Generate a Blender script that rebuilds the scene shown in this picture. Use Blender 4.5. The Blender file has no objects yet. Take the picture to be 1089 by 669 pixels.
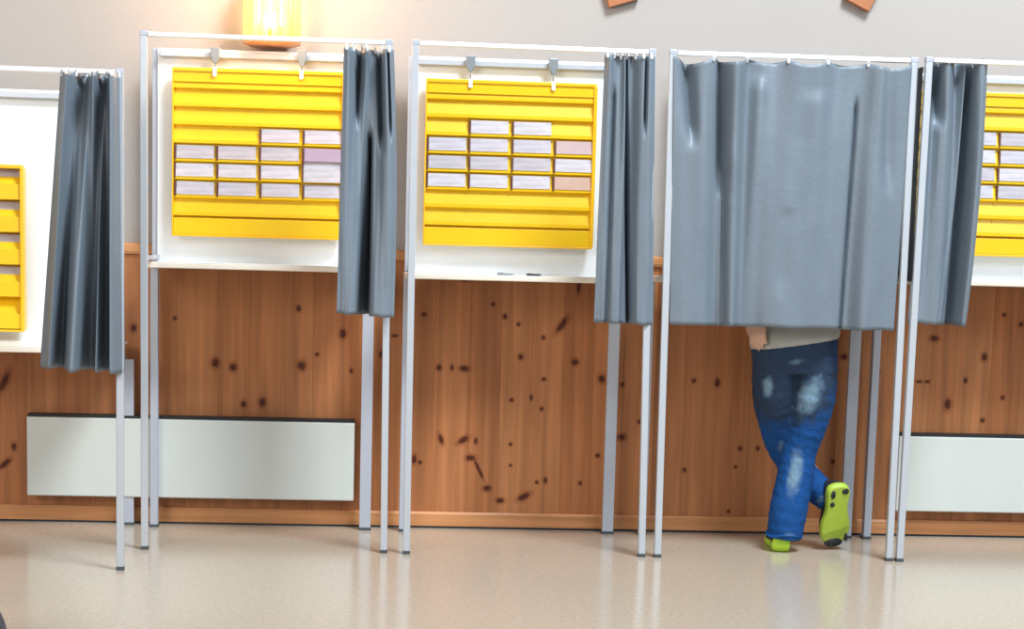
import bpy, bmesh, math, random
from mathutils import Vector, Matrix, noise
random.seed(7)
C = bpy.context.scene
W_, H_ = 1089, 669
# ------------------------------------------------------------------ camera
F, PX, PY = 1875.65, 533.9, 498.0
YAW, PITCH, ROLL = math.radians(3.5195), math.radians(7.1708), math.radians(1.5215)
CAM = Vector((-1.5236, -7.6286, 1.2253))
fw = Vector((math.sin(YAW)*math.cos(PITCH), math.cos(YAW)*math.cos(PITCH), -math.sin(PITCH)))
r0 = Vector((math.cos(YAW), -math.sin(YAW), 0)); u0 = r0.cross(fw)
rt = math.cos(ROLL)*r0 + math.sin(ROLL)*u0
up = -math.sin(ROLL)*r0 + math.cos(ROLL)*u0
cd = bpy.data.cameras.new('camera'); cam = bpy.data.objects.new('camera', cd); C.collection.objects.link(cam)
M = Matrix((rt, up, -fw)).transposed().to_4x4(); M.translation = CAM; cam.matrix_world = M
cd.sensor_width = 36; cd.lens = F/W_*36
cd.shift_x = (W_/2-PX)/W_; cd.shift_y = (PY-H_/2)/W_
C.camera = cam
# ------------------------------------------------------------------ light and exposure
C.view_settings.view_transform = 'Standard'; C.view_settings.look = 'None'
C.view_settings.gamma = 1; C.view_settings.use_curve_mapping = False
C.view_settings.exposure = 0.0
w = bpy.data.worlds.new('world'); C.world = w; w.use_nodes = True
w.node_tree.nodes['Background'].inputs[0].default_value = (.93, .95, 1, 1)
w.node_tree.nodes['Background'].inputs[1].default_value = 0.40
def area(name, loc, target, size, sizey, power, col):
    l = bpy.data.lights.new(name, 'AREA'); l.shape = 'RECTANGLE'; l.size = size; l.size_y = sizey
    l.energy = power; l.color = col
    o = bpy.data.objects.new(name, l); C.collection.objects.link(o); o.location = loc
    o.rotation_euler = (Vector(target)-Vector(loc)).to_track_quat('-Z', 'Y').to_euler()
    return o
area('daylight_window_right', (3.6, -6.2, 4.6), (0, -.4, 1), 2.2, 1.6, 130, (.78, .90, 1))
area('daylight_roof_window', (1.3, -4.3, 7.6), (-.8, -.3, .9), 2.4, 2.0, 980, (.84, .93, 1))
area('warm_fill_left', (-5.2, -6.5, 3.4), (-2.2, -.4, 1), 2.5, 2.0, 165, (1, .92, .84))  # added unseen light, tinted warm to warm the left of the wall

def ray(u, v):
    return (u-PX)/F*rt - (v-PY)/F*up + fw
def hitZ(u, v, z=0.0):
    d = ray(u, v); return CAM + d*((z-CAM.z)/d.z)
def hitY(u, v, y=0.0):
    d = ray(u, v); return CAM + d*((y-CAM.y)/d.y)

# ------------------------------------------------------------------ helpers
class MB:
    def __init__(s): s.v = []; s.f = []; s.sm = []
    def add(s, vs, fs, smooth=False):
        n = len(s.v); s.v += [tuple(x) for x in vs]
        for f in fs: s.f.append([n+i for i in f]); s.sm.append(smooth)
        return s
    def box(s, x0, x1, y0, y1, z0, z1):
        vs = [(x, y, z) for x in (x0, x1) for y in (y0, y1) for z in (z0, z1)]
        return s.add(vs, [(0,1,3,2),(4,6,7,5),(0,4,5,1),(2,3,7,6),(0,2,6,4),(1,5,7,3)])
    def bar(s, a, b, wx, wy, side=None):
        """rectangular bar from a to b; wx along side axis"""
        a = Vector(a); b = Vector(b); d = (b-a).normalized()
        sx = Vector(side) if side else (Vector((1,0,0)) if abs(d.x) < .9 else Vector((0,1,0)))
        sx = (sx - d*sx.dot(d)).normalized(); sy = d.cross(sx)
        vs = [p + sx*i*wx/2 + sy*j*wy/2 for p in (a, b) for i, j in ((-1,-1),(1,-1),(1,1),(-1,1))]
        return s.add(vs, [(3,2,1,0),(4,5,6,7),(0,1,5,4),(1,2,6,5),(2,3,7,6),(3,0,4,7)])
    def tube(s, pts, rad, n=10, caps=True):
        pts = [Vector(p) for p in pts]
        rads = rad if isinstance(rad, (list, tuple)) else [rad]*len(pts)
        vs = []; m = len(pts)
        for i, p in enumerate(pts):
            d = (pts[min(i+1, m-1)]-pts[max(i-1, 0)]).normalized()
            ref = Vector((0,1,0)) if abs(d.y) < .8 else Vector((1,0,0))
            sx = ref.cross(d).normalized(); sy = d.cross(sx)
            rr = rads[i] if isinstance(rads[i], (tuple, list)) else (rads[i], rads[i])
            for k in range(n):
                t = 2*math.pi*k/n
                vs.append(p + sx*rr[0]*math.cos(t) + sy*rr[1]*math.sin(t))
        fs = [(i*n+k, i*n+(k+1)%n, (i+1)*n+(k+1)%n, (i+1)*n+k) for i in range(m-1) for k in range(n)]
        if caps: fs += [tuple(range(n-1, -1, -1)), tuple(range((m-1)*n, m*n))]
        return s.add(vs, fs, True)
    def prism(s, poly, a, b, axis='x'):
        """poly: 2D points; extruded along axis between a and b.  axis x: poly=(y,z); y: poly=(x,z); z: poly=(x,y)"""
        def mk(p, t):
            return (t, p[0], p[1]) if axis == 'x' else (p[0], t, p[1]) if axis == 'y' else (p[0], p[1], t)
        n = len(poly); vs = [mk(p, a) for p in poly] + [mk(p, b) for p in poly]
        return s.add(vs, [tuple(range(n)), tuple(range(2*n-1, n-1, -1))] + [(i, i+n, (i+1)%n+n, (i+1)%n) for i in range(n)])
    def ball(s, c, r, n=12, m=8):
        c = Vector(c); r = r if isinstance(r, (tuple, list)) else (r, r, r); vs = [c+Vector((0,0,r[2]))]
        for i in range(1, m):
            a = math.pi*i/m
            for k in range(n):
                t = 2*math.pi*k/n; vs.append(c+Vector((r[0]*math.sin(a)*math.cos(t), r[1]*math.sin(a)*math.sin(t), r[2]*math.cos(a))))
        vs.append(c-Vector((0,0,r[2]))); L = len(vs)-1
        fs = [(0, 1+k, 1+(k+1)%n) for k in range(n)]
        for i in range(m-2):
            fs += [(1+i*n+k, 1+(i+1)*n+k, 1+(i+1)*n+(k+1)%n, 1+i*n+(k+1)%n) for k in range(n)]
        fs += [(L, 1+(m-2)*n+(k+1)%n, 1+(m-2)*n+k) for k in range(n)]
        return s.add(vs, fs, True)
    def build(s, name, mat, parent=None, bevel=0, seg=2):
        me = bpy.data.meshes.new(name); me.from_pydata(s.v, [], s.f); me.update()
        bm = bmesh.new(); bm.from_mesh(me); bmesh.ops.recalc_face_normals(bm, faces=bm.faces); bm.to_mesh(me); bm.free()
        for p, q in zip(me.polygons, s.sm): p.use_smooth = q
        me.materials.append(mat)
        o = bpy.data.objects.new(name, me); C.collection.objects.link(o)
        if parent: o.parent = parent
        if bevel:
            b = o.modifiers.new('bevel', 'BEVEL'); b.width = bevel; b.segments = seg; b.limit_method = 'ANGLE'
        return o
def tag(o, label, cat, group=None):
    o['label'] = label; o['category'] = cat
    if group: o['group'] = group
    return o
def empty(name, loc=(0,0,0), rz=0):
    o = bpy.data.objects.new(name, None); C.collection.objects.link(o); o.location = loc; o.rotation_euler = (0,0,rz)
    o.empty_display_size = .1
    return o
def structure(o): o['kind'] = 'structure'; return o

# ------------------------------------------------------------------ materials
def mat(name, col, rough=.5, metal=0, spec=.5, bump=0, bscale=200, var=0, vscale=8, trans=0, emit=None, estr=0, coat=0):
    m = bpy.data.materials.new(name); m.use_nodes = True; nt = m.node_tree; b = nt.nodes['Principled BSDF']
    b.inputs['Base Color'].default_value = (*col, 1); b.inputs['Roughness'].default_value = rough
    b.inputs['Metallic'].default_value = metal; b.inputs['Specular IOR Level'].default_value = spec
    b.inputs['Transmission Weight'].default_value = trans; b.inputs['Coat Weight'].default_value = coat
    if emit: b.inputs['Emission Color'].default_value = (*emit, 1); b.inputs['Emission Strength'].default_value = estr
    tc = nt.nodes.new('ShaderNodeTexCoord')
    if var:
        n = nt.nodes.new('ShaderNodeTexNoise'); n.inputs['Scale'].default_value = vscale; n.inputs['Detail'].default_value = 5
        nt.links.new(tc.outputs['Object'], n.inputs['Vector'])
        mx = nt.nodes.new('ShaderNodeMix'); mx.data_type = 'RGBA'
        mx.inputs['A'].default_value = (*[c*(1-var) for c in col], 1); mx.inputs['B'].default_value = (*[min(1, c*(1+var)) for c in col], 1)
        nt.links.new(n.outputs['Fac'], mx.inputs['Factor']); nt.links.new(mx.outputs['Result'], b.inputs['Base Color'])
    if bump:
        n = nt.nodes.new('ShaderNodeTexNoise'); n.inputs['Scale'].default_value = bscale
        nt.links.new(tc.outputs['Object'], n.inputs['Vector'])
        bp = nt.nodes.new('ShaderNodeBump'); bp.inputs['Strength'].default_value = bump; bp.inputs['Distance'].default_value = .01
        nt.links.new(n.outputs['Fac'], bp.inputs['Height']); nt.links.new(bp.outputs['Normal'], b.inputs['Normal'])
    return m
M_wall = mat('wall_paint', (.415, .378, .350), .75, bump=.05, bscale=90, var=.03, vscale=3)
M_alu = mat('brushed_aluminium', (.52, .555, .60), .36, .25, var=.05, vscale=20)
M_rail = mat('bright_aluminium', (.86,.89,.90), .3, .15)
M_alu_grey = mat('grey_aluminium', (.45, .48, .55), .45, .2, var=.05, vscale=20)
M_white = mat('white_plastic_sheet', (.88, .91, .92), .22, spec=.5, var=.02)
M_cream = mat('cream_desk_laminate', (.80, .72, .60), .4)
M_cap = mat('dark_plastic_cap', (.06, .07, .08), .5)
M_curt = mat('grey_curtain_vinyl', (.152, .188, .226), .5, spec=.55, bump=.12, bscale=60, var=.10, vscale=9)
M_hook = mat('white_nylon_hook', (.85, .88, .9), .3)
M_clamp = mat('grey_clamp', (.25, .28, .30), .4, .3)
M_yel = mat('yellow_acrylic', (.84, .525, .004), .4, spec=.5, var=.04, vscale=5)
M_yel2 = mat('yellow_acrylic_edge', (.86, .49, .004), .35, spec=.6)
M_rad = mat('radiator_enamel', (.59, .625, .59), .4, var=.02)
M_black = mat('matt_black', (.01, .01, .012), .6)
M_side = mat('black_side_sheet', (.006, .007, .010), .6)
M_orn = mat('orange_brown_wood', (.42, .15, .06), .5, var=.2, vscale=30)
M_brass = mat('copper_plate', (.85, .38, .14), .35, .4)

def pine_mat(name, base, knots, seam0, pitch, horizontal=False):
    m = bpy.data.materials.new(name); m.use_nodes = True; nt = m.node_tree; N = nt.nodes.new; L = nt.links.new
    b = nt.nodes['Principled BSDF']; b.inputs['Roughness'].default_value = .42; b.inputs['Specular IOR Level'].default_value = .35
    g = N('ShaderNodeNewGeometry'); sp = N('ShaderNodeSeparateXYZ'); L(g.outputs['Position'], sp.inputs[0])
    def mth(op, a, c=None, cl=False):
        n = N('ShaderNodeMath'); n.operation = op; n.use_clamp = cl
        for i, x in enumerate((a, c)):
            if x is None: continue
            if isinstance(x, (int, float)): n.inputs[i].default_value = x
            else: L(x, n.inputs[i])
        return n.outputs[0]
    ax = sp.outputs['Z'] if horizontal else sp.outputs['X']
    pl = mth('FLOOR', mth('DIVIDE', mth('SUBTRACT', ax, seam0), pitch))
    wn = N('ShaderNodeTexWhiteNoise'); wn.noise_dimensions = '1D'; L(pl, wn.inputs['W'])
    # grain
    mp = N('ShaderNodeMapping'); mp.inputs['Scale'].default_value = (1.2, 30, 30) if horizontal else (26, 26, 1.1)
    off = N('ShaderNodeCombineXYZ'); L(mth('MULTIPLY', wn.outputs['Value'], 17.0), off.inputs['Z'])
    va = N('ShaderNodeVectorMath'); va.operation = 'ADD'; L(g.outputs['Position'], va.inputs[0]); L(off.outputs[0], va.inputs[1])
    L(va.outputs[0], mp.inputs['Vector'])
    n1 = N('ShaderNodeTexNoise'); n1.inputs['Scale'].default_value = 1; n1.inputs['Detail'].default_value = 6; n1.inputs['Distortion'].default_value = .6
    L(mp.outputs[0], n1.inputs['Vector'])
    cr = N('ShaderNodeValToRGB'); L(n1.outputs['Fac'], cr.inputs[0])
    cr.color_ramp.elements[0].position = .3; cr.color_ramp.elements[0].color = (*[c*.72 for c in base], 1)
    cr.color_ramp.elements[1].position = .7; cr.color_ramp.elements[1].color = (*[min(1, c*1.16) for c in base], 1)
    tone = N('ShaderNodeMix'); tone.data_type = 'RGBA'; tone.blend_type = 'MULTIPLY'; tone.inputs['Factor'].default_value = 1
    L(cr.outputs[0], tone.inputs['A'])
    tr = N('ShaderNodeValToRGB'); L(wn.outputs['Value'], tr.inputs[0])
    tr.color_ramp.elements[0].color = (.80, .72, .66, 1); tr.color_ramp.elements[1].color = (1.0, 1.0, 1.0, 1)
    L(tr.outputs[0], tone.inputs['B'])
    col = tone.outputs['Result']
    # the knots of the boards: ellipses in the wood's own pattern
    acc = None
    for (x, z, rx, rz, ang) in knots:
        s1 = N('ShaderNodeMapping'); s1.vector_type = 'TEXTURE'
        s1.inputs['Location'].default_value = (x, 0, z); s1.inputs['Rotation'].default_value = (0, ang, 0)
        s1.inputs['Scale'].default_value = (rx, 1e3, rz); L(g.outputs['Position'], s1.inputs['Vector'])
        ln = N('ShaderNodeVectorMath'); ln.operation = 'LENGTH'; L(s1.outputs[0], ln.inputs[0])
        acc = ln.outputs['Value'] if acc is None else mth('MINIMUM', acc, ln.outputs['Value'])
    if acc is not None:
        nz = N('ShaderNodeTexNoise'); nz.inputs['Scale'].default_value = 90; L(g.outputs['Position'], nz.inputs['Vector'])
        acc2 = mth('ADD', acc, mth('MULTIPLY', mth('SUBTRACT', nz.outputs['Fac'], .5), .7))
        kr = N('ShaderNodeValToRGB'); L(mth('DIVIDE', acc2, 2.2), kr.inputs[0])
        e = kr.color_ramp.elements; e[0].position = .30; e[0].color = (.19, .09, .075, 1); e[1].position = .9; e[1].color = (1, 1, 1, 1)
        e2 = kr.color_ramp.elements.new(.50); e2.color = (.74, .62, .55, 1)
        km = N('ShaderNodeMix'); km.data_type = 'RGBA'; km.blend_type = 'MULTIPLY'; km.inputs['Factor'].default_value = 1
        L(col, km.inputs['A']); L(kr.outputs[0], km.inputs['B']); col = km.outputs['Result']
    L(col, b.inputs['Base Color'])
    return m

# ------------------------------------------------------------------ room
PITCHX = .135
seam = hitY(465, 430, 0).x
KN = [(229,386,3.6,4),(248,390.5,3,3.5),(321,389,3.6,4),(317.6,328,2,2.6),(337,377,1.6,1.6),(364.5,355,2.8,4),(279,428,3,4),(259,430,2.4,3),
 (373.5,394.5,1.6,2),(186,338.6,1.6,1.6),(142,349,2.6,3.4),(420,357,2.6,1.4),(405.5,377,1.8,2.6),(495,296.5,5.5,2.4),(524.7,323.5,1.8,1.8),
 (451,334.5,2.2,1.8),(537,336.5,2,2.4),(551.4,344.7,1.8,1.8),(578,359,1.8,1.8),(554,379.7,2.3,2.6),(611.5,385,3,3),
 (467,391,2.2,2.6),(480.6,391,1.4,2.4),(494,392,4.4,2.6),(578.4,403.4,2,1.6),(640,403,3.2,3.6),(544,425.5,1.8,1.8),(565,423,1.4,2.6),
 (576,435,1.6,1.8),(662,409,1.8,1.8),(506,469,1.6,2.6),(500.5,487,4,2.6),(517.6,519.5,3.4,2.6),(532,532.5,3.6,2.4),
 (580,511,1.6,2.6),(571,513,1.6,1.6),(543,472.5,1.6,1.6),(543,495,1.5,1.3),(661,465,3.6,3),(446.7,492,1.7,1.7),(440.5,488.6,2,4),(617,514,1.5,2),
 (635.7,484.5,2,1.8),(680,448.6,1.6,2),(787,477,1.8,2),(806,477,1.6,2),(763,407,2.4,3.6),(774.6,544,1.6,1.6),(782,496.6,1.5,1.5),
 (885.6,491,1.6,2),(898,379.5,3,2.4),(993.6,360,4,2.6),(1047,380,2.6,3.4),(1008,430,3,5),(1045,447,2,2),(977.6,406,2.6,1.4),(1027,404.6,1.8,2.4),
 (1086,345,2,2),(986.5,406,2.4,1.4),(1066.5,423,1.8,2),(1068,335,1.8,1.6),(15,475,2.2,3.4),(934,396,1.7,2),(925,470,1.8,2.4),(728,500,1.6,2),(738,405,2,2)]
knots = []
for (u, v, a, b_) in KN:
    p = hitY(u, v, -.02); knots.append((p.x, p.z, a*1.3/262, b_*1.3/262, 0))
for (u, v, a, b_, ang) in [(597.7,345.5,2.6,8,35),(469,467.4,2.2,4.6,-20),(492.6,468,2.6,5.2,55),(509,499,1.4,10,-26),(557,528.4,2.6,6,62),(4.5,406,3,9,22),(5.4,493,2.4,6,50),(615.6,305,1.6,6,4)]:
    p = hitY(u, v, -.02); knots.append((p.x, p.z, a*1.3/262, b_*1.3/262, math.radians(ang)))
M_pine = pine_mat('knotty_pine_boards', (.50, .205, .080), knots, seam, PITCHX)
M_pineh = pine_mat('pine_moulding', (.66, .31, .13), [], 0, 5, True)

zcap = hitY(425, 272, 0).z
fl = MB().box(-9, 8, -12, .0, -.1, 0)
m = bpy.data.materials.new('speckled_linoleum'); m.use_nodes = True; nt = m.node_tree; b = nt.nodes['Principled BSDF']
b.inputs['Roughness'].default_value = .23; b.inputs['Specular IOR Level'].default_value = .5
tc = nt.nodes.new('ShaderNodeTexCoord')
n1 = nt.nodes.new('ShaderNodeTexNoise'); n1.inputs['Scale'].default_value = 55; n1.inputs['Detail'].default_value = 4
n2 = nt.nodes.new('ShaderNodeTexNoise'); n2.inputs['Scale'].default_value = 1.5
nt.links.new(tc.outputs['Object'], n1.inputs[0]); nt.links.new(tc.outputs['Object'], n2.inputs[0])
cr = nt.nodes.new('ShaderNodeValToRGB'); cr.color_ramp.elements[0].position = .3; cr.color_ramp.elements[1].position = .7
cr.color_ramp.elements[0].color = (.40, .335, .262, 1); cr.color_ramp.elements[1].color = (.48, .41, .325, 1)
nt.links.new(n1.outputs['Fac'], cr.inputs[0]); nt.links.new(cr.outputs[0], b.inputs['Base Color'])
mr = nt.nodes.new('ShaderNodeMapRange'); mr.inputs['To Min'].default_value = .13; mr.inputs['To Max'].default_value = .20
nt.links.new(n2.outputs['Fac'], mr.inputs['Value']); nt.links.new(mr.outputs[0], b.inputs['Roughness'])
bp = nt.nodes.new('ShaderNodeBump'); bp.inputs['Strength'].default_value = .012; bp.inputs['Distance'].default_value = .01
nt.links.new(n1.outputs['Fac'], bp.inputs['Height']); nt.links.new(bp.outputs['Normal'], b.inputs['Normal'])
structure(fl.build('floor', m))
wall = structure(MB().box(-9, 8, 0, .15, -.1, 4.6).build('wall_back', M_wall))
# wainscot boards with V joints
wb = MB(); k0 = int((-9-seam)/PITCHX); prof = []
x = seam + k0*PITCHX
while x < 7.9:
    prof += [(x, -.0165), (x+.0025, -.018), (x+PITCHX-.0025, -.018)]; x += PITCHX
poly = [(prof[0][0], 0.002)] + prof + [(x, -.010), (x, .002)]
vs = [(p[0], p[1], 0) for p in poly] + [(p[0], p[1], zcap) for p in poly]; n = len(poly)
wb.add(vs, [(i, i+1, i+1+n, i+n) for i in range(n-1)])
wb.add(vs[n:], [tuple(range(n))])
wb.build('wainscot', M_pine, wall)
MB().prism([(0,0),(-.03,0),(-.036,.012),(-.036,.035),(-.02,.045),(0,.045)], -9, 8).build('cap_rail', M_pineh, wall).location = (0, 0, zcap-.02)
bb = structure(MB().prism([(-.0185,0),(-.032,0),(-.032,.060),(-.026,.070),(-.0185,.070)], -9, 8).build('baseboard_back', M_pineh))
structure(MB().box(-9, 8, -.036, -.0325, 0, .008).build('trim_1', M_black))

# ------------------------------------------------------------------ radiators
def radiator(u0, v0, u1, v1, label, x1=None):
    a = hitY(u0, v0, -.10); b_ = hitY(u1, v1, -.10); X0, X1 = a.x, (x1 if x1 else b_.x); z1, z0 = a.z, b_.z
    t = tag(empty('radiator', ((X0+X1)/2, -.06, z0)), label, 'radiator', None); hx = (X1-X0)/2; h = z1-z0
    MB().box(-hx, hx, -.04, .0, 0, h-.012).build('front_panel', M_rad, t, .005)
    MB().box(-hx+.004, hx-.004, -.036, .03, h-.012, h).build('top_strip', M_black, t)  # flat black strip along the top edge
    for s in (-1, 1):
        MB().box(s*(hx-.2)-.02, s*(hx-.2)+.02, 0, .041, .04, h-.05).build('wall_bracket', M_alu_grey, t)
    return t
radiator(28, 440, 376, 533, 'long white wall radiator low on the pine boarding, behind the booth below the lamp')
radiator(957, 461, 1089, 546, 'white wall radiator behind the rightmost polling booth, cut by the photo edge', x1=hitY(1089,500,0).x+.8)

# ------------------------------------------------------------------ booths
class Booth: pass
def make_booth(FLp, FRp, FLt, FRt, BLp, BRp, label, Wd=.945, Dp=.56, H=2.0, anchor='L', deskpx=None, deskdepth=.30, ang=None, paneltop=None, pin=.012, pout=.012, legz=None):
    B = Booth()
    if FLp and FRp: fl_ = hitZ(*FLp); fr_ = hitZ(*FRp)
    elif FRp:
        fr_ = hitZ(*FRp); fl_ = fr_ - Vector((math.cos(ang), math.sin(ang), 0))*Wd
    else:
        fl_ = hitZ(*FLp); fr_ = fl_ + Vector((math.cos(ang), math.sin(ang), 0))*Wd
    ex = (fr_-fl_); B.W = ex.length; ex.normalize(); ey = Vector((-ex.y, ex.x, 0))
    B.o = fl_; B.ex = ex; B.ey = ey; B.H = H; B.D = Dp; B.rz = math.atan2(ex.y, ex.x)
    t = B.t = tag(empty('polling_booth', fl_, B.rz), label, 'voting booth')
    def loc(P): d = P-fl_; return Vector((d.dot(ex), d.dot(ey), d.z))
    def hit(u, v, ly):       # pixel -> local point on the booth's plane at depth ly
        d = ray(u, v); k = (ly - (CAM-fl_).dot(ey))/d.dot(ey); return loc(CAM+d*k)
    B.loc, B.hit = loc, hit
    tl = loc(hitZ(FLt[0], FLt[1], H)) if FLt else Vector((0, 0, H))
    tr = loc(hitZ(FRt[0], FRt[1], H)) if FRt else Vector((B.W, 0, H))
    tl.y = max(-.02, min(.02, tl.y)); tr.y = max(-.02, min(.02, tr.y))
    if FLt: tl.x = hit(FLt[0], FLt[1], tl.y).x
    if FRt: tr.x = hit(FRt[0], FRt[1], tr.y).x
    B.tl, B.tr = tl, tr
    pw = .027
    for a, c in ((Vector((0,0,.0)), tl), (Vector((B.W,0,0)), tr)):
        p = MB().bar(a+Vector((0,0,.012)), c, pw, pw).build('front_post', M_alu, t, .003)
        MB().box(a.x-.0145, a.x+.0145, -.0145, .0145, 0, .0125).build('rubber_foot', M_cap, p)
        MB().bar(c-Vector((0,0,.018)), c+Vector((0,0,.003)), .029, .029).build('corner_cap', M_alu_grey, p, .003)
    MB().bar(tl+Vector((.016,0,-.010)), tr+Vector((-.016,0,-.010)), .030, .017, (0,1,0)).build('curtain_rail', M_rail, t, .003)
    # desk height
    dz = hit(deskpx[0], deskpx[1], Dp-deskdepth).z
    B.dz = dz
    bl = loc(hitZ(*BLp)) if BLp else Vector((.025, Dp, 0)); br = loc(hitZ(*BRp)) if BRp else Vector((B.W-.025, Dp, 0))
    bl.y = br.y = Dp; B.bl, B.br = bl, br
    lz = (hit(legz[0], legz[1], Dp).z if legz else dz-.022)
    a = MB().box(bl.x-.016, bl.x+.016, Dp-.02, Dp+.02, .01, lz).build('rear_leg', M_alu_grey, t, .002)
    MB().box(bl.x-.018, bl.x+.018, Dp-.022, Dp+.022, 0, .012).build('rubber_foot', M_cap, a)
    a = MB().box(br.x-.024, br.x+.024, Dp-.012, Dp+.012, .01, lz).build('rear_leg', M_alu_grey, t, .002)
    MB().box(br.x-.026, br.x+.026, Dp-.014, Dp+.014, 0, .012).build('rubber_foot', M_cap, a)
    # desk
    MB().box(bl.x-.015, br.x+.02-max(0, pout-.03), Dp-deskdepth, Dp+.02, dz-.022, dz).build('desk', M_cream, t, .004)
    MB().box(bl.x, br.x, Dp-deskdepth+.001, Dp, dz, dz+.002).build('desk_surface', M_white, t)
    # back panel in a light metal frame
    pt = paneltop if paneltop else H
    px0, px1 = bl.x+pin, br.x-pout
    B.px0, B.px1, B.pt = px0, px1, pt
    MB().box(px0, px1, Dp-.006, Dp+.004, dz+.002, pt).build('back_panel', M_white, t)
    MB().box(px0+.01, px1-.01, Dp-.034, Dp-.006, pt-.036, pt-.012).build('top_rail', M_alu, t, .003)
    for s, xx in ((0, px0), (1, px1)):
        MB().box(xx-.024, xx+.024, Dp+.005, Dp+.019, dz+.002, pt).build('panel_post', M_alu_grey, t, .002)
        # thin stay from the back panel to the front post
        MB().bar((xx, Dp, dz+.02), (B.W*s + (.0 if s else 0), .014, dz+.02), .016, .016, (0,0,1)).build('side_stay', M_alu_grey, t)
    # side sheet
    return B

B2 = make_booth((154,584),(408,588),(153,31),(414,43),(164,560),(388,563),
  'grey metal polling booth in front of the lit wall lamp, curtain drawn aside', deskpx=(165,279))
B3 = make_booth((432,589),(682,592),(442,43),(694,54),(428,565),(646,568),
  'grey metal polling booth just left of the closed one, board and desk in full view', deskpx=(445,291))
B4 = make_booth((699,592.5),(945,596.5),(716,54),(972,65),(681,567),(897,571),
  'grey metal polling booth closed off by its curtain, a person standing in it', deskpx=(800,297), deskdepth=.22, pin=.12)
B5 = make_booth((956,597),None,(988,61),None,(916,570),None,
  'grey metal polling booth at the right photo edge, only its left part in view', deskpx=(1060,299), ang=math.radians(1.5), pin=.03)
B1 = make_booth(None,(128,606),None,None,None,(137,557),
  'lower grey metal polling booth at the left edge with a low desk and long curtain', deskpx=(20,369), ang=math.radians(3.0), H=1.815, Dp=1.05, Wd=1.0, deskdepth=.45, pout=.10, legz=(137,382))

# side sheet hanging in the gap beside the closed booth
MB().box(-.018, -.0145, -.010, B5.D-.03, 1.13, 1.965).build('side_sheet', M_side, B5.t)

# ------------------------------------------------------------------ yellow racks and ballot stacks
M_paper = []
for i, c in enumerate([(.51,.47,.52), (.56,.52,.56), (.46,.42,.455)]):
    m = mat('ballot_paper', c, .6); nt = m.node_tree; b = nt.nodes['Principled BSDF']
    tc = nt.nodes.new('ShaderNodeTexCoord'); mp = nt.nodes.new('ShaderNodeMapping'); mp.inputs['Scale'].default_value = (9, 1, 55)
    n = nt.nodes.new('ShaderNodeTexNoise'); n.inputs['Scale'].default_value = 1; n.inputs['Detail'].default_value = 2
    cr = nt.nodes.new('ShaderNodeValToRGB'); cr.color_ramp.elements[0].position = .42; cr.color_ramp.elements[1].position = .56
    cr.color_ramp.elements[0].color = (*[x*.84 for x in c], 1); cr.color_ramp.elements[1].color = (*c, 1)
    nt.links.new(tc.outputs['Object'], mp.inputs[0]); nt.links.new(mp.outputs[0], n.inputs[0]); nt.links.new(n.outputs['Fac'], cr.inputs[0])
    nt.links.new(cr.outputs[0], b.inputs['Base Color']); M_paper.append(m)
M_pink = mat('pinkish_ballot_paper', (.50,.36,.36), .6, var=.1, vscale=30)
M_tan = mat('tan_ballot_paper', (.52,.34,.26), .6, var=.1, vscale=30)
M_lilac = mat('lilac_ballot_paper', (.34,.25,.34), .6, var=.1, vscale=30)
M_band = mat('dark_red_gap_shade', (.13,.04,.02), .5)
def make_rack(B, TL, TR, BL, rows, label, cols=4, ly=None, dep=.017, hooks=(), lipf=.26):
    """louvred rack; returns mapping"""
    ly = B.D-.045 if ly is None else ly
    a = B.hit(*TL, ly); b_ = B.hit(*TR, ly); c = B.hit(*BL, ly)
    x0, x1 = a.x, b_.x; z1 = (a.z+b_.z)/2; z0 = c.z - (a.z-z1)
    Wr, Hr = x1-x0, z1-z0
    t = tag(empty('ballot_rack', B.o+B.ex*x0+B.ey*ly+Vector((0,0,z0)), B.rz), label, 'ballot rack', 'yellow ballot racks')
    ph = Hr/rows; y0 = -.004
    poly = [(y0+.008, Hr-.002)]
    for r in range(rows):
        zt = Hr-r*ph; zb = zt-ph
        poly += [(y0, zt-.001), (y0-dep*.80, zb+ph*lipf), (y0-dep, zb+ph*lipf), (y0-dep, zb+.005), (y0-.004, zb)]
    poly += [(y0+.008, 0.002)]
    MB().prism(poly, .006, Wr-.006).build('pocket_shelves', M_yel, t)
    for xx, nm in ((0, 'side_cheek'), (Wr-.006, 'side_cheek')):
        MB().box(xx-(.004 if xx else 0), xx+(.010 if xx else .006), -dep-.014, .006, 0, Hr).build(nm, M_yel2, t, .002)
    MB().box(0, Wr, -dep-.012, .006, Hr-.004, Hr+.012).build('top_lip', M_yel2, t, .003)
    MB().box(0, Wr, -dep-.012, .006, -.008, .001).build('bottom_lip', M_yel2, t, .003)
    for k in range(1, cols):
        MB().box(k*Wr/cols-.001, k*Wr/cols+.001, -dep*.5, 0, .004, Hr-.004).build('divider', M_yel, t)
    if rows == 9:
        MB().box(.006, Wr-.006, -dep-.006, -dep-.001, .001, ph*.92).build('bottom_panel', M_yel, t, .002)
        MB().box(.006, Wr-.006, -dep-.006, -dep-.001, Hr-ph*.62, Hr-.001).build('header_panel', M_yel, t, .002)
    for hx in hooks:
        X = B.hit(hx, TL[1], ly).x - x0
        hk = MB().box(X-.008, X+.008, -dep-.016, -dep-.011, Hr-.022, Hr+.014)
        hk.build('clip', M_hook, t, .002)
        zt = B.pt-z0
        MB().tube([(X, -.012, Hr-.01), (X, -.012, zt-.03)], .003, 6).build('hanging_wire', M_clamp, t)
        MB().prism([(X-.020, zt+.004), (X+.020, zt+.004), (X+.018, zt-.036), (X+.006, zt-.062), (X-.006, zt-.062), (X-.018, zt-.036)], -.016, .012, 'y').build('clamp', M_clamp, t, .003)
    B.rack = (x0, z0, Wr, Hr, ph, dep, ly, cols)
    return t
proto = {}
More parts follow.
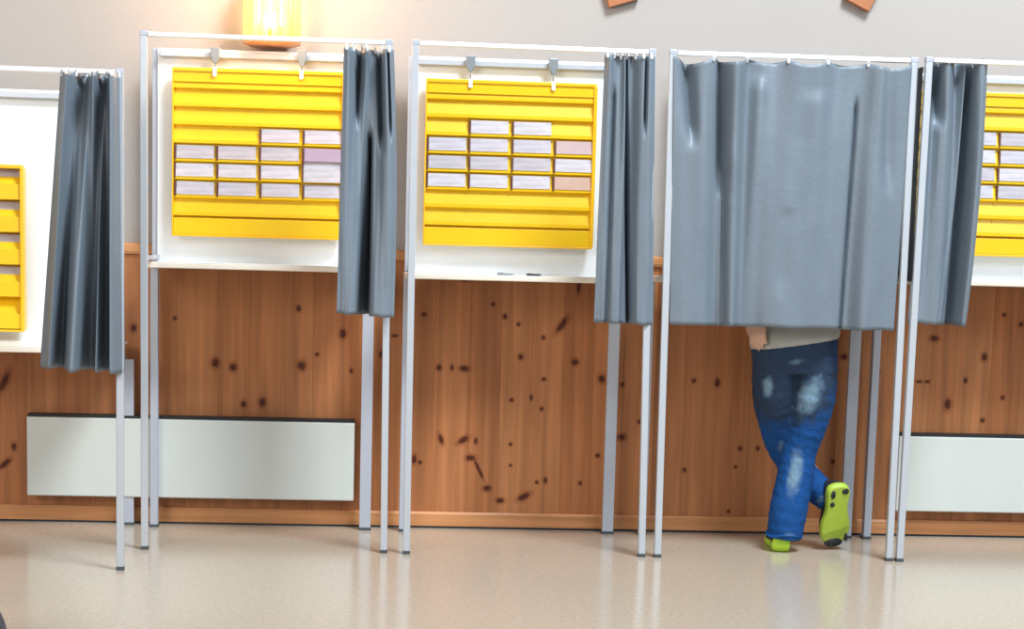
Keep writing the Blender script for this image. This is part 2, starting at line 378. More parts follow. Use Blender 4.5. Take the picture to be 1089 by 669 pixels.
def stack(B, col, row, rows, label, group, m, span=1, xoff=0, wide=None, nodiv=False):
    x0, z0, Wr, Hr, ph, dep, ly, cols = B.rack
    cw = Wr/cols; wd = (wide or cw*.875); h = ph*span*(1 if span == 1 else .99) - .006
    key = (round(wd, 3), round(h, 3), m.name)
    if key not in proto:
        tl = -dep*.80/(ph*.78)    # lean of the louvre
        th = .006
        g = MB()
        zb = ph*.20 if span == 1 else .004
        for s in range(3):        # loose edges of the pile
            j = (s-1)*.0012
            if span == 1:
                A = (-dep*.80-th*(s+1)/3, zb); Bp = (-.004-th*(s+1)/3, h)
                A2 = (-dep*.80-th*s/3, zb); B2_ = (-.004-th*s/3, h)
            else:
                A = (-dep-.004-.001*s, zb); Bp = (-dep*.7-.001*s, h); A2 = (-dep-.003-.001*s, zb); B2_ = (-dep*.7+.001-.001*s, h)
            g.prism([A2, A, Bp, B2_], -wd/2+j, wd/2+j)
        o = g.build('ballot_stack', m); me = o.data; proto[key] = me; first = o
    else:
        first = bpy.data.objects.new('ballot_stack', proto[key]); C.collection.objects.link(first)
    X = x0+(col+.5)*cw+xoff+(.005 if col == 0 else .002) + random.uniform(-.002, .002); Z = z0+Hr-(row+span)*ph
    first.location = B.o+B.ex*X+B.ey*(ly-.0045)+Vector((0,0,Z+.001)); first.rotation_euler = (0, random.uniform(-.008, .008), B.rz)
    tag(first, label, 'ballot papers', group)
    # dark strip painted in for the shadow in the gap beside each pile
    tb = MB().box(-wd/2-.008, -wd/2-.001, -dep*1.25, -dep*.30, ph*.10, h*.98); tb.build('gap_shade_strip', M_band, first)
    return first
ORD = ['first','second','third','fourth']
def fill(B, cells, rowname, where, group):
    for k, (c, r) in enumerate(cells):
        stack(B, c, r, 9, f'{ORD[c]} ballot pile from left, {rowname[r]} row, {where}', group, M_paper[(c*3+r*5) % 3])
R2 = make_rack(B2, (184,75), (367,80.5), (184,249), 9, 'yellow rack with two upper right ballot piles, below the lit wall lamp', hooks=(229,321))
fill(B2, [(2,3),(3,3),(0,4),(1,4),(2,4),(0,5),(1,5),(2,5),(0,6),(1,6),(2,6),(3,6)], {3:'top filled',4:'second filled',5:'third filled',6:'bottom filled'},
     'rack below the lamp', 'ballot piles in the rack below the lamp')
stack(B2, 3, 4, 9, 'taller ballot pile without a lip at right in the rack below the lamp', 'ballot piles in the rack below the lamp', M_paper[1], 2)
stack(B2, 3, 4, 9, 'lilac strip of paper lying atop the tall pile, rack below the lamp', 'ballot piles in the rack below the lamp', M_lilac).location.y -= .008
R3 = make_rack(B3, (453,87), (634,92.5), (452,259), 9, 'yellow rack with two upper middle ballot piles, just left of the closed booth', hooks=(500,588))
fill(B3, [(1,2),(2,2),(0,3),(1,3),(2,3),(0,4),(1,4),(2,4),(0,5),(1,5),(2,5)], {2:'top filled',3:'second filled',4:'third filled',5:'bottom filled'},
     'rack left of the closed booth', 'ballot piles in the rack left of the closed booth')
stack(B3, 3, 3, 9, 'pinkish grey paper pile topmost at right, rack left of the closed booth', 'ballot piles in the rack left of the closed booth', M_pink)
stack(B3, 3, 4, 9, 'pale paper pile between pink and tan ones, rack left of closed booth', 'ballot piles in the rack left of the closed booth', M_paper[1])
stack(B3, 3, 5, 9, 'tan paper pile lowest at right, rack left of the closed booth', 'ballot piles in the rack left of the closed booth', M_tan)
R5 = make_rack(B5, (972,100), (1152,105), (965,269), 9, 'yellow rack cut by the right photo edge, behind the rightmost curtain')
for r, nm in ((2,'topmost'),(3,'second'),(4,'third'),(5,'lowest')):
    stack(B5, 2, r, 9, f'{nm} ballot pile of the column at the right photo edge', 'ballot piles in the rack at the right edge', M_paper[r % 3])
    stack(B5, 1, r, 9, f'{nm} ballot pile mostly hidden behind the rightmost curtain edge', 'ballot piles in the rack at the right edge', M_paper[(r+1) % 3])
R1 = make_rack(B1, (-150,172), (26,181), (-150,345), 5, 'yellow rack with deep pockets, cut by the left photo edge, in the low booth', cols=4, dep=.05, lipf=.5)
for r, nm in ((0,'topmost'),(1,'second'),(2,'third'),(3,'lowest')):
    o = stack(B1, 3, r, 5, f'{nm} ballot pile at the right end of the rack at the left edge', 'ballot piles in the deep rack at the left edge', M_paper[0])

# pens on the desk
def pen(B, u0, u1, m, label):
    a = B.hit(u0, 287, B.D-.27); c = B.hit(u1, 287, B.D-.27)
    p = tag(empty('pen', B.o+B.ex*(a.x+c.x)/2+B.ey*(B.D-.275)+Vector((0,0,B.dz+.0065)), B.rz), label, 'pen')
    L = (c.x-a.x)/2
    MB().tube([(-L,0,0),(L*.7,0,0),(L,0,0)], [.0045,.0045,.0015], 8).build('barrel', m, p)
    MB().box(-L*.9, -L*.3, -.0015, .0015, .0045, .0062).build('clip', M_clamp, p)
pen(B3, 529, 547, mat('grey_pen', (.25,.26,.28), .4), 'grey pen lying left of a darker one on a booth desk')
pen(B3, 560, 576, mat('dark_pen', (.03,.035,.045), .4), 'dark pen lying right of the grey one on a booth desk')

# ------------------------------------------------------------------ curtains
def spline(vals, t):
    n = len(vals)-1; x = t*n; i = min(int(x), n-1); f = x-i
    p = [vals[max(0, min(n, i+k))] for k in (-1, 0, 1, 2)]
    return .5*((2*p[1])+(-p[0]+p[2])*f+(2*p[0]-5*p[1]+4*p[2]-p[3])*f*f+(-p[0]+3*p[1]-3*p[2]+p[3])*f**3)
def curtain(B, tl, tr, bl, br, y, top, bot, label, hooks, scallop=0, nx=180, nz=60, xw=0, seed=1, xmid=None, feats=()):
    """tl,tr,bl,br pixels; y local depth; top/bot: fold depth profiles across the width"""
    A, Bq, Cq, Dq = B.hit(*tl, y), B.hit(*tr, y), B.hit(*bl, y), B.hit(*br, y)
    org = Vector(((A.x+Bq.x)/2, y, 0))
    t = tag(empty('curtain', B.o+B.ex*org.x+B.ey*org.y, B.rz), label, 'curtain', 'grey booth curtains')
    g = MB(); vs = []
    for j in range(nz+1):
        v = j/nz
        L = A.lerp(Cq, v); R = Bq.lerp(Dq, v)
        if xmid: # bulge of the edges at mid height
            s = math.sin(math.pi*v); L = L+Vector((xmid[0]*s, 0, 0)); R = R+Vector((xmid[1]*s, 0, 0))
        for i in range(nx+1):
            u = i/nx; e = v**.7
            d = spline(top, u)*(1-e)+spline(bot, u)*e
            d2 = (spline(top, min(1, u+.01))-spline(top, max(0, u-.01)))*(1-e)+(spline(bot, min(1, u+.01))-spline(bot, max(0, u-.01)))*e
            wr = noise.noise(Vector((u*6, v*3, seed)))*.006 + noise.noise(Vector((u*17, v*5, seed+9)))*.0025
            for (ut, ub, wd, am, v0, v1) in feats:      # pinches and creases of their own
                if v0 <= v <= v1:
                    q = (v-v0)/(v1-v0); uc = ut+(ub-ut)*q; fd = min(1, q/.06 if v0 > 0 else 1)*min(1, (1-q)/.25 if v1 < 1 else 1)
                    d += am*fd*math.exp(-((u-uc)/wd)**2)
            x = L.x+(R.x-L.x)*u + xw*d2
            z = L.z+(R.z-L.z)*u
            if scallop:
                hk = hooks; kk = max([q for q in range(len(hk)-1) if hk[q] <= u+1e-6] or [0]); f = (u-hk[kk])/(hk[kk+1]-hk[kk]); f = max(0, min(1, f))
                sag = math.sin(math.pi*f)
                z -= scallop*sag*(1-v)**10*(.5+.8*random.Random(kk*3+seed).random())
                d -= scallop*1.3*sag*max(0, 1-v*3.5)*(1 if (kk+seed) % 2 else -.8)
            z += noise.noise(Vector((u*8, 3, seed)))*.005*v
            vs.append((x-org.x, d+wr*(.3+.7*v), z))
    n = nx+1
    g.add(vs, [(j*n+i, j*n+i+1, (j+1)*n+i+1, (j+1)*n+i) for j in range(nz) for i in range(nx)], True)
    o = g.build('cloth', M_curt, t)
    sm = o.modifiers.new('thickness', 'SOLIDIFY'); sm.thickness = .0018; sm.offset = 0
    for hu in hooks[1:-1] if scallop else hooks:
        i = int(hu*nx); p = Vector(vs[i]); zt = B.H-.03
        hk = MB().tube([(p.x, p.y, p.z-.012), (p.x, p.y-.005, p.z+.004), (p.x, p.y*.4, max(p.z+.010, zt-.012)), (p.x, -y, zt+.002)], .0042, 6)
        hk.ball((p.x, p.y-.004, p.z-.004), (.007, .005, .011), 8, 6)
        hk.build('hook', M_hook, t)
    return t
# closed curtain: wide shallow folds
curtain(B4, (717,59), (970,69), (712,345), (951,352), .0,
  [0,.010,-.02,.015,-.012,.018,-.01,.004,-.008,.004,-.006,.006,-.004,.008,-.012,.004,0],
  [0,-.012,-.004,.010,.035,-.035,.03,.01,-.02,-.03,-.02,-.005,.0,.006,.012,.03,-.03,-.02,-.005,.005],
  'wide grey curtain drawn fully closed in front of the standing person', [0,.17,.31,.48,.645,.82,1], scallop=.020, seed=2,
  feats=[(.06,.09,.022,.05,0,.34),(.20,.215,.016,.055,0,.52),(.26,.25,.03,-.02,0,.5),(.78,.765,.007,.035,.12,1),(.225,.235,.008,.03,.4,1),(.36,.33,.03,-.022,.05,1),(.90,.93,.03,.02,.0,.5),(.60,.57,.05,-.014,.1,1),(.50,.47,.03,.008,.55,.9)])
curtain(B2, (366,50), (419,53), (358,333), (419,338), -.032,
  [-.02,-.03,.03,.055,-.03,.05,.06,-.02,-.04,0], [-.02,-.03,-.034,-.03,.0,.12,.0,-.04,-.045,-.04,-.035,-.02],
  'grey curtain gathered aside at the right of the booth below the lamp', [.05,.2,.34,.48,.62,.76,.92], xw=-.25, seed=5, xmid=(.0,.010), feats=[(.52,.50,.035,.10,.3,1),(.70,.74,.05,.07,0,.4),(.30,.26,.04,.05,0,.3),(.88,.9,.03,.05,0,.35)])
curtain(B3, (643,58), (697,60), (632,343), (694,346), .004,
  [-.0,-.02,.02,.03,-.01,.03,.0,-.02,-.02,.0], [.015,.01,-.01,-.02,-.02,.03,.02,-.02,-.025,-.02,0],
  'grey curtain gathered aside just left of the closed booth', [.05,.2,.34,.48,.62,.76,.92], xw=-.2, seed=8, feats=[(.45,.60,.03,.07,0,1),(.22,.2,.04,.03,.1,1),(.82,.8,.03,.04,0,.3)])
curtain(B5, (984,64), (1050,66), (965,343), (1025,347), .004,
  [0,-.02,.03,-.02,-.03,.0,.04,-.02,.05,-.02,-.03,.0], [0,-.02,-.024,-.028,-.03,-.025,-.0,.07,.05,-.03,-.02],
  'grey curtain gathered aside at the right, next to the closed booth', [.05,.2,.34,.48,.62,.76,.92], xw=-.15, seed=11, xmid=(.004,.014), feats=[(.18,.28,.06,.06,0,.26),(.72,.83,.05,.09,0,1)])
curtain(B1, (62,76), (129,79), (40,391), (132,397), -.034,
  [.06,.0,-.06,.0,.07,.09,.0,-.06,.08,.04,-.06,-.04,.05], [.06,.02,-.05,.08,.0,-.09,-.08,.07,.08,-.07,.07,-.07,-.05,.04],
  'long grey curtain with deep folds gathered aside in the low left booth', [.04,.16,.28,.4,.52,.64,.76,.88,.97], xw=-.12, seed=14)

# ------------------------------------------------------------------ wall lamp and wall ornaments
pl = hitY(289, 44, -.12)
lamp = tag(empty('wall_lamp', (pl.x, 0, pl.z)), 'lit wall lamp with amber glass rods and copper base above a booth', 'wall lamp')
M_amber = mat('amber_glass_rods', (1, .62, .12), .2, emit=(1, .62, .12), estr=1.9)
M_bulb = mat('warm_bulb', (1, .9, .7), .3, emit=(1, .85, .55), estr=30)
MB().box(-.06, .06, -.015, 0, -.02, .30).build('wall_plate', M_brass, lamp, .004)
MB().tube([(0,-.12,-.022),(0,-.12,-.012),(0,-.12,.004)], [.09,.118,.122], 32).build('base_plate', M_brass, lamp)
MB().box(-.015, .015, -.12, -.01, -.018, -.004).build('arm', M_brass, lamp)
rods = MB()
for k in range(14):
    a = 2*math.pi*k/14; c = (.102*math.cos(a), -.12+.102*math.sin(a))
    rods.tube([(c[0], c[1], .004), (c[0], c[1], .26)], .017, 10)
rods.build('glass_shade', M_amber, lamp)
MB().tube([(0,-.12,.262),(0,-.12,.272)], [.118,.115], 32).build('top_ring', M_brass, lamp)
MB().ball((0,-.12,.14), (.06,.06,.09), 16, 12).build('bulb', M_bulb, lamp)
MB().tube([(0,-.12,.004),(0,-.12,.08)], .018, 12).build('bulb_holder', M_brass, lamp)
for nm, lp, en in (('wall_lamp_light', (pl.x, -.25, pl.z+.28), 26), ('wall_lamp_light', (pl.x, -.26, pl.z+.05), 8)):
    ll = bpy.data.lights.new(nm, 'POINT'); ll.energy = en; ll.color = (1, .58, .28); ll.shadow_soft_size = .08
    lo = bpy.data.objects.new(nm, ll); C.collection.objects.link(lo); lo.location = lp
def slat(c0, c1, dirpx, label):
    """wooden slat on the wall whose lower end runs between two photo points"""
    a = hitY(*c0, -.03); b_ = hitY(*c1, -.03); ex_ = (b_-a); wd = ex_.length; ex_.normalize()
    n_ = Vector((-ex_.z, 0, ex_.x))
    if n_.z < 0: n_ = -n_
    L = .42; th = Vector((0, -.03, 0)); q = [a, b_, b_+n_*L, a+n_*L]
    base = Vector((a.x, -.003, a.z)); vs = [Vector((p.x, -.003, p.z))-base for p in q]; vs += [v_+th for v_ in vs]
    o = MB().add(vs, [(0,1,2,3),(7,6,5,4),(0,4,5,1),(1,5,6,2),(2,6,7,3),(3,7,4,0)]).build('wooden_ornament', M_orn, None, .003)
    o.location = base; tag(o, label, 'wall ornament', 'wooden ornaments on the wall'); return o
slat((648,8), (680,-1), None, 'left of two brown wooden ornament ends hanging in at the top edge')
slat((897,-2), (924,12.5), None, 'right of two brown wooden ornament ends, over the closed booth')

# ------------------------------------------------------------------ the person in the closed booth
M_skin = mat('skin', (.55,.33,.24), .5, var=.05)
M_hair = mat('brown_hair', (.09,.05,.03), .6, var=.3, vscale=60)
M_sweat = mat('light_grey_sweatshirt', (.34,.345,.315), .85, bump=.15, bscale=150, var=.06, vscale=25)
M_lime = mat('lime_green_rubber', (.50,.80,.05), .45, var=.08, vscale=30)
M_outs = mat('olive_lime_outsole', (.36,.50,.045), .5, var=.12, vscale=40)
M_blk = mat('black_shoe_mesh', (.012,.014,.018), .6, bump=.1, bscale=300)
M_lining = mat('dark_sock', (.02,.02,.025), .8)
PY_ = -.47
def f(u, v, y=PY_): return hitY(u, v, y)
def loft(g, rings, n=20):
    """rings: (centre, rx, ry[, tilt along x]) stacked upwards or along any path, closed ends"""
    vs = []
    for r in rings:
        c = Vector(r[0]); tz = r[3] if len(r) > 3 else 0
        for k in range(n):
            t = 2*math.pi*k/n; x = r[1]*math.copysign(abs(math.cos(t))**.85, math.cos(t)); y = r[2]*math.copysign(abs(math.sin(t))**.85, math.sin(t))
            vs.append(c+Vector((x, y, tz*x)))
    m_ = len(rings)
    fs = [(i*n+k, i*n+(k+1)%n, (i+1)*n+(k+1)%n, (i+1)*n+k) for i in range(m_-1) for k in range(n)]
    fs += [tuple(range(n-1, -1, -1)), tuple(range((m_-1)*n, m_*n))]
    g.add(vs, fs, True)
def fuse(o, vox, it=4, fac=.5):
    r = o.modifiers.new('fuse', 'REMESH'); r.mode = 'VOXEL'; r.voxel_size = vox; r.use_smooth_shade = True
    s = o.modifiers.new('relax', 'SMOOTH'); s.factor = fac; s.iterations = it
hipc = f(845, 362, PY_)
P0 = Vector((hipc.x, PY_, 0))
person = tag(empty('person', P0), 'person seen below the closed curtain in blue jeans and lime green trainers, legs crossed', 'person')
def L(p): return Vector(p)-P0
hipR, kneeR, ankR = f(869,383,-.47), f(853,478,-.45), f(834,570,-.46)
hipL, kneeL, ankL = f(822,383,-.46), f(834,474,-.34), f(880,527,-.40)
zh = hipc.z
# body: one continuous skin
sh = zh+.50
cx = hipc.x
g = MB()
loft(g, [(L((cx,-.46,zh-.08)),.15,.095),(L((cx,-.46,zh+.02)),.155,.10),(L((cx,-.45,zh+.14)),.125,.085),(L((cx,-.44,zh+.30)),.15,.10),(L((cx,-.42,zh+.44)),.17,.095),(L((cx,-.41,sh)),.12,.07),(L((cx,-.40,sh+.05)),.06,.055)])
g.tube([L((cx,-.40,sh)), L((cx,-.385,sh+.07)), L((cx,-.375,sh+.12))], [.058,.053,.052], 14)
hc = L((cx,-.355,sh+.195))
g.ball(hc, (.075,.095,.112), 24, 16)
g.ball(hc+Vector((0,.03,-.055)), (.055,.065,.06), 16, 12)            # jaw
g.tube([hc+Vector((0,.088,.02)), hc+Vector((0,.112,-.018)), hc+Vector((0,.095,-.03))], [.009,.014,.010], 10)   # nose
for s in (-1, 1):
    g.ball(hc+Vector((s*.076,-.005,-.005)), (.010,.020,.032), 10, 8)  # ear
    g.ball(hc+Vector((s*.030,.082,.028)), (.018,.012,.008), 8, 6)     # brow
g.ball(hc+Vector((0,.088,-.055)), (.024,.012,.010), 10, 6)            # lips
def hand(g, wrist, d, side, palmn, curl, thumb=1):
    """wrist point, d direction of the fingers, side across the palm, palmn normal to the palm"""
    d = d.normalized(); side = side.normalized(); palmn = palmn.normalized()
    pc = wrist+d*.045
    vs = []; n = 14
    for i, (a, wd, th) in enumerate([(-.01,.026,.019),(.02,.034,.017),(.055,.041,.015),(.088,.040,.013),(.098,.034,.010)]):
        for k in range(n):
            t = 2*math.pi*k/n; vs.append(wrist+d*a+side*wd*math.cos(t)+palmn*th*math.sin(t))
    g.add(vs, [(i*n+k, i*n+(k+1)%n, (i+1)*n+(k+1)%n, (i+1)*n+k) for i in range(4) for k in range(n)]+[tuple(range(n-1,-1,-1)), tuple(range(4*n, 5*n))], True)
    for j, ln in enumerate((.072,.080,.074,.058)):
        b0 = wrist+d*(.082-.004*abs(j-1))+side*(.030-.020*j); p = b0; a = curl*.4; pts = [p]
        for sgl in (.45,.30,.25):
            dd = d*math.cos(a)+palmn*math.sin(a); p = p+dd*ln*sgl; pts.append(p); a += curl
        g.tube(pts, [.0092,.0086,.0078,.0066], 10)
    b0 = wrist+d*.022+side*.024*thumb
    g.tube([b0, b0+d*.028+side*.022*thumb+palmn*.010, b0+d*.055+side*.026*thumb+palmn*.022, b0+d*.074+side*.020*thumb+palmn*.030], [.013,.0115,.0098,.0080], 10)
# left arm hangs with its hand at the hip, the right forearm lies over the desk
shL, shR = L((cx-.165,-.42,sh-.035)), L((cx+.165,-.42,sh-.035))
tipL = L(f(806,373,-.575)); wrL = tipL+Vector((-.012,-.0,.150)); elL = L((cx-.235,-.50,zh+.23))
g.tube([shL, shL.lerp(elL,.5), elL, elL.lerp(wrL,.4), wrL], [.048,.044,.038,.036,.026], 14)
hand(g, wrL, Vector((.08,-.0,-1)), Vector((-.8,.6,0)), Vector((.6,.8,0)), .38)
elR = L((cx+.25,-.44,zh+.27)); wrR = L((cx+.14,-.24,B4.dz+.05))
g.tube([shR, shR.lerp(elR,.5), elR, elR.lerp(wrR,.4), wrR], [.048,.044,.038,.036,.026], 14)
hand(g, wrR, Vector((-.5,.8,-.22)), Vector((-.8,-.5,0)), Vector((0,-.2,-1)), .25)
# legs of the body inside the jeans
for (h, k, a) in ((hipR, kneeR, ankR), (hipL, kneeL, ankL)):
    g.tube([L(h), L(h.lerp(k,.5)), L(k), L(k.lerp(a,.4)), L(a)], [.072,.066,.048,.050,.036], 16)
body = g.build('body', M_skin, person); fuse(body, .0055, 3)
g = MB(); g.ball(hc+Vector((0,-.018,.022)), (.084,.098,.108), 24, 16); o = g.build('hair', M_hair, person)
g2 = MB()
for k in range(90):                                                    # locks
    a = random.uniform(0, 2*math.pi); e = random.uniform(.2, 1.45)
    p = hc+Vector((.083*math.cos(a)*math.cos(e), -.018+.097*math.sin(a)*math.cos(e), .022+.107*math.sin(e)))
    if math.sin(a) > .5 and e < .7: continue
    q = p+Vector((.02*math.cos(a), .02*math.sin(a), -.03)); g2.tube([p, p.lerp(q,.5)+Vector((0,0,.004)), q], [.008,.007,.002], 6)
g2.build('hair_locks', M_hair, o)

# jeans
md = bpy.data.materials.new('faded_blue_denim'); md.use_nodes = True; nt = md.node_tree; N = nt.nodes.new; K = nt.links.new
b = nt.nodes['Principled BSDF']; b.inputs['Roughness'].default_value = .8; b.inputs['Specular IOR Level'].default_value = .2
tc = N('ShaderNodeTexCoord')
def ell(p, rx, ry, rz, ang=0):
    mp = N('ShaderNodeMapping'); mp.vector_type = 'TEXTURE'; mp.inputs['Location'].default_value = L(p); mp.inputs['Scale'].default_value = (rx, ry, rz); mp.inputs['Rotation'].default_value = (0, ang, 0)
    K(tc.outputs['Object'], mp.inputs[0]); l_ = N('ShaderNodeVectorMath'); l_.operation = 'LENGTH'; K(mp.outputs[0], l_.inputs[0]); return l_.outputs['Value']
vals = [ell(f(861,420,-.56), .055,.10,.10,.38), ell(f(845,503,-.52), .036,.07,.125,.12), ell(f(817,412,-.55), .028,.08,.05), ell(f(838,566,-.5), .04,.07,.018,.1), ell(f(874,535,-.5), .022,.07,.04,.7), ell(f(846,384,-.55), .05,.05,.018,-.2), ell(f(832,470,-.4), .03,.07,.06)]
acc = vals[0]
for v_ in vals[1:]:
    mn = N('ShaderNodeMath'); mn.operation = 'SMOOTH_MIN'; mn.inputs[2].default_value = .2; K(acc, mn.inputs[0]); K(v_, mn.inputs[1]); acc = mn.outputs[0]
nz = N('ShaderNodeTexNoise'); nz.inputs['Scale'].default_value = 28; nz.inputs['Detail'].default_value = 5; K(tc.outputs['Object'], nz.inputs[0])
ms = N('ShaderNodeMath'); ms.operation = 'MULTIPLY_ADD'; K(nz.outputs['Fac'], ms.inputs[0]); ms.inputs[1].default_value = .9; ms.inputs[2].default_value = -.45
ad = N('ShaderNodeMath'); ad.operation = 'ADD'; K(acc, ad.inputs[0]); K(ms.outputs[0], ad.inputs[1])
cr = N('ShaderNodeMapRange'); K(ad.outputs[0], cr.inputs['Value']); cr.inputs['From Min'].default_value = .25; cr.inputs['From Max'].default_value = 1.05; cr.interpolation_type = 'SMOOTHSTEP'
# curtain shade over seat and thighs, painted into the denim as dark indigo
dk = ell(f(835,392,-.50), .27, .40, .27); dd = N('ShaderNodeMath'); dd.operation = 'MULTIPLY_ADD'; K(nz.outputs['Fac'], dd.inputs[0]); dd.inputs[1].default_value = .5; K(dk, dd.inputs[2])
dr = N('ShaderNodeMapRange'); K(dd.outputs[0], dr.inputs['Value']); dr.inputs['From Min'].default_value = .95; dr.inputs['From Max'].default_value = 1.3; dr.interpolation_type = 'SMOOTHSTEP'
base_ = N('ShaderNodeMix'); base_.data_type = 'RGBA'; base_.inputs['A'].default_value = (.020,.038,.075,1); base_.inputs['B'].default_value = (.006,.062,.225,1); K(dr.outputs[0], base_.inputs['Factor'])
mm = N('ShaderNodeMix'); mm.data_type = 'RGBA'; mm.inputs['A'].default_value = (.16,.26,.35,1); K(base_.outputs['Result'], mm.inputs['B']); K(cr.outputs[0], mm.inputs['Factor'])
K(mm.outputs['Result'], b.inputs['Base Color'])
n2 = N('ShaderNodeTexNoise'); n2.inputs['Scale'].default_value = 16; n2.inputs['Distortion'].default_value = 1.2; K(tc.outputs['Object'], n2.inputs[0])
bp = N('ShaderNodeBump'); bp.inputs['Strength'].default_value = .45; bp.inputs['Distance'].default_value = .02; K(n2.outputs['Fac'], bp.inputs['Height']); K(bp.outputs['Normal'], b.inputs['Normal'])
M_denim = md
def limb(g, pts, rads, wr=.006, seed=0, n=28, sub=9):
    P = []; R = []
    m_ = len(pts)-1
    for i in range(m_*sub+1):
        t = i/(m_*sub)
        p = Vector([spline([q[c] for q in pts], t) for c in range(3)]); r = (spline([q[0] for q in rads], t), spline([q[1] for q in rads], t))
        w_ = wr*(math.sin(i*1.9+seed)+.6*math.sin(i*3.1+seed*2)); P.append(p); R.append((r[0]+w_, r[1]+w_*.8))
    g.tube(P, R, n)
g = MB()
loft(g, [(L((cx+.0,-.47,zh-.135)),.145,.095),(L((cx,-.47,zh-.08)),.172,.112),(L((cx,-.47,zh-.02)),.180,.115),(L((cx,-.465,zh+.06)),.172,.108),(L((cx,-.46,zh+.11)),.165,.105)], 28)
hr = L(f(866,392,-.475)); hl = L(f(824,392,-.465))
limb(g, [hr+Vector((0,0,.05)), L(f(866,420,-.48)), L(f(859,452,-.47)), L(f(850,480,-.455)), L(f(845,510,-.46)), L(f(838,545,-.475)), L(f(834,572,-.475))],
     [(.094,.105),(.088,.10),(.078,.090),(.072,.080),(.076,.082),(.078,.082),(.071,.080)], .0018, 1)
limb(g, [hl+Vector((0,0,.05)), L(f(823,420,-.44)), L(f(826,448,-.39)), L(f(833,474,-.34)), L(f(849,499,-.36)), L(f(868,519,-.39)), L(f(883,532,-.41))],
     [(.094,.105),(.088,.10),(.076,.088),(.070,.080),(.066,.078),(.062,.072),(.056,.066)], .0018, 4)
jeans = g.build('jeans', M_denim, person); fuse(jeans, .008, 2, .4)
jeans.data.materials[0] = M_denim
# rolled creases at the hems
g = MB(); a = L(f(834,568,-.475))
ringp = [a+Vector((.071*math.cos(t), .078*math.sin(t), .006*math.sin(3*t))) for t in [2*math.pi*k/24 for k in range(25)]]
g.tube(ringp, .007, 8, False); g.build('hem', M_denim, jeans)

# sweatshirt with sleeves and a slanting hem
g = MB()
zt = lambda u, v: f(u, v, -.58).z
zl, zr = zt(800,374), zt(893,361); slope = (zr-zl)/.36
hz = (zl+zr)/2
loft(g, [(L((cx,-.47,hz)),.176,.122,slope),(L((cx,-.47,hz+.012)),.184,.128,slope),(L((cx,-.465,hz+.05)),.185,.130,slope*.7),(L((cx,-.45,zh+.18)),.175,.125),(L((cx,-.44,zh+.32)),.185,.128),(L((cx,-.42,zh+.44)),.19,.115),(L((cx,-.41,sh-.0)),.14,.085),(L((cx,-.405,sh+.03)),.075,.068)], 28)
for (s_, e_, w_) in ((shL, elL, wrL+Vector((0,0,.03))), (shR, elR, wrR.lerp(elR,.12))):
    limb(g, [s_+Vector((0,0,0)), s_.lerp(e_,.5), e_, e_.lerp(w_,.5), w_], [(.064,.066),(.060,.062),(.054,.056),(.050,.052),(.042,.044)], .003, 3)
sweat = g.build('sweatshirt', M_sweat, person); fuse(sweat, .008, 3, .4)
# trainers
def shoe(name, label):
    """toe along +y, heel at origin, sole bottom on z=0"""
    t = MB()
    outl = []
    for (x, y) in [(-.030,.004),(-.036,.03),(-.034,.08),(-.036,.12),(-.046,.17),(-.046,.205),(-.036,.245),(-.012,.272),(.012,.274),(.034,.255),(.046,.215),(.046,.17),(.036,.12),(.033,.08),(.037,.03),(.030,.004),(.012,-.008),(-.012,-.008)]:
        outl.append((x, y))
    pts = []
    nO = len(outl)
    for i in range(nO*3):
        k = i//3; fr = (i % 3)/3; p = [outl[(k+q) % nO] for q in (-1,0,1,2)]
        pts.append(tuple(.5*((2*p[1][c])+(-p[0][c]+p[2][c])*fr+(2*p[0][c]-5*p[1][c]+4*p[2][c]-p[3][c])*fr**2+(-p[0][c]+3*p[1][c]-3*p[2][c]+p[3][c])*fr**3) for c in (0,1)))
    root = empty(name); root.parent = person
    n = len(pts)
    def rise(y): return max(0, y-.20)**2*3.5
    vs = []
    for (zz, sc) in ((0,.93),(.006,1.0),(.020,1.03),(.030,1.0)):
        for p in pts:
            vs.append((p[0]*sc, .13+(p[1]-.13)*sc, zz+rise(p[1])+ (0.006 if p[1] < .09 and zz > .01 else 0)))
    t.add(vs, [(i*n+k, i*n+(k+1)%n, (i+1)*n+(k+1)%n, (i+1)*n+k) for i in range(3) for k in range(n)]+[tuple(range(n-1,-1,-1)), tuple(range(3*n,4*n))], True)
    sole = t.build('sole', M_lime, root)
    for p in sole.data.polygons:
        if len(p.vertices) > 4: p.use_smooth = False
    u = MB(); vs = []; rings = [(.022,.97,0),(.045,.96,0),(.070,.80,.0),(.085,.66,-.01)]
    R_ = []
    for j, (zz, sc, dy) in enumerate(rings):
        for p in pts:
            y = p[1]; k = 1-max(0, min(1, (y-.10)/.15)); top = zz*(.38+.62*k) + rise(y)+.010
            x = p[0]*(sc if k < .9 else max(sc, .86)); yy = y if y < .10 else .10+(y-.10)*(1-(.12*j if j else 0)*.9)
            vs.append((x, max(yy, y if y < .1 else yy) + (.004*j if y < .03 else 0), top))
    u.add(vs, [(i*n+k, i*n+(k+1)%n, (i+1)*n+(k+1)%n, (i+1)*n+k) for i in range(3) for k in range(n)]+[tuple(range(3*n,4*n))], True)
    upper = u.build('upper', M_blk, root); return root, sole, pts
s1, so1, pts = shoe('trainer', None)
q = MB().tube([(0,.0,.008),(0,-.003,.03),(0,.002,.060),(0,.012,.078)], [(.034,.012),(.038,.014),(.034,.014),(.026,.010)], 18); q.build('heel_counter', M_lime, s1)
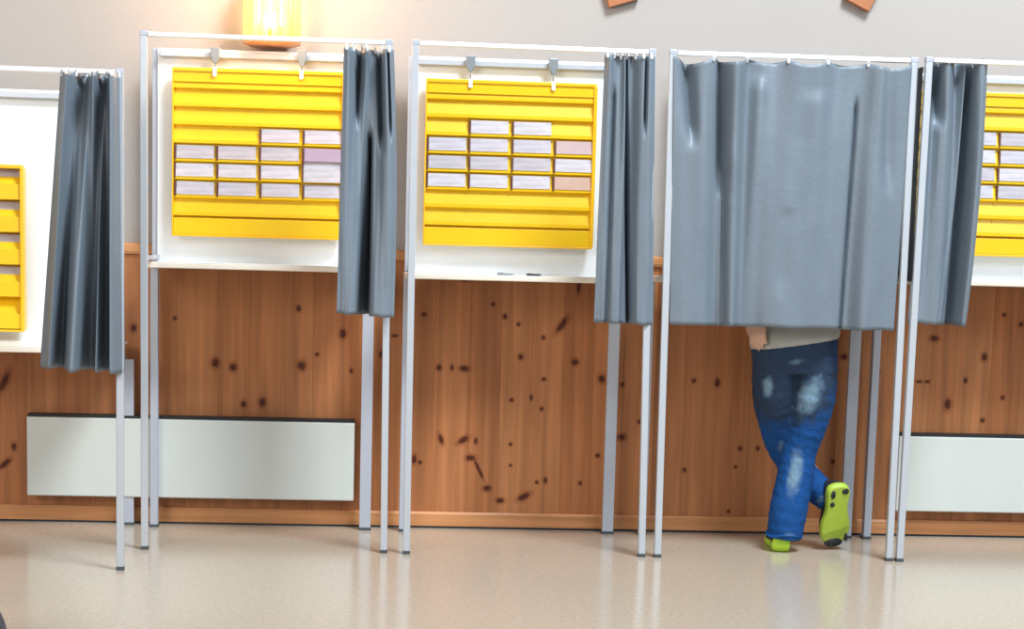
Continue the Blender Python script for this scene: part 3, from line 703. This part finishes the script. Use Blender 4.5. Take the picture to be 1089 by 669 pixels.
hp = hitZ(831, 587.5)
s1.location = L((hp.x, hp.y+.012, .0)); s1.rotation_euler = (0, 0, math.radians(-6))
s2, so2, _ = shoe('trainer', None)
so2.data.materials[0] = M_outs
MB().tube([(0,.262,.012),(0,.262,.040)], [(.030,.020),(.026,.016)], 16).build('toe_bumper', M_blk, so2)
for (x, y, rx, ry) in ((-.020,.030,.008,.020),(.020,.018,.012,.014),(-.020,.075,.008,.012),(.036,.235,.006,.02)):
    MB().tube([(x, y, .002), (x, y, -.003)], [(rx, ry), (rx*.9, ry*.9)], 14).build('tread_pad', M_blk, so2)
# the second trainer stands on its toe, sole towards the curtain side
toe = hitZ(889, 587); heel = hitY(889, 517, toe.y-.0)
yd = (Vector((toe.x, toe.y+.035, .012))-Vector((heel.x+.006, toe.y-.045, heel.z))).normalized()   # heel -> toe
zd = Vector((-.16, 1, 0)); zd = (zd-yd*zd.dot(yd)).normalized(); xd = yd.cross(zd)
Mx = Matrix((xd*1.33, yd*.98, zd)).transposed().to_4x4(); Mx.translation = L((toe.x, toe.y+.035, .014))-yd*.272
s2.matrix_local = Mx

# dark bag whose edge shows in the bottom left corner
bp_ = hitZ(-34, 690)
bag = tag(empty('bag', (bp_.x-.02, bp_.y, 0)), 'dark grey bag standing on the floor in the bottom left corner, mostly cut off', 'bag')
M_bag = mat('dark_grey_nylon', (.05,.05,.065), .6, bump=.2, bscale=120, var=.2, vscale=12)
g = MB(); loft(g, [((0,0,0),.13,.08),((0,0,.012),.142,.09),((-.01,0,.08),.135,.088),((-.025,0,.16),.115,.078),((-.04,0,.24),.088,.06),((-.05,0,.29),.05,.04)], 28)
g.build('shell', M_bag, bag)
MB().tube([(-.05,0,.28),(-.065,0,.33),(-.045,0,.345),(-.025,0,.32),(-.035,0,.27)], .008, 8).build('handle', M_blk, bag)
g = MB(); loft(g, [((-.005,-.085,.02),.085,.02),((-.012,-.088,.06),.088,.026),((-.02,-.08,.12),.075,.02)], 20); g.build('front_pocket', M_bag, bag)
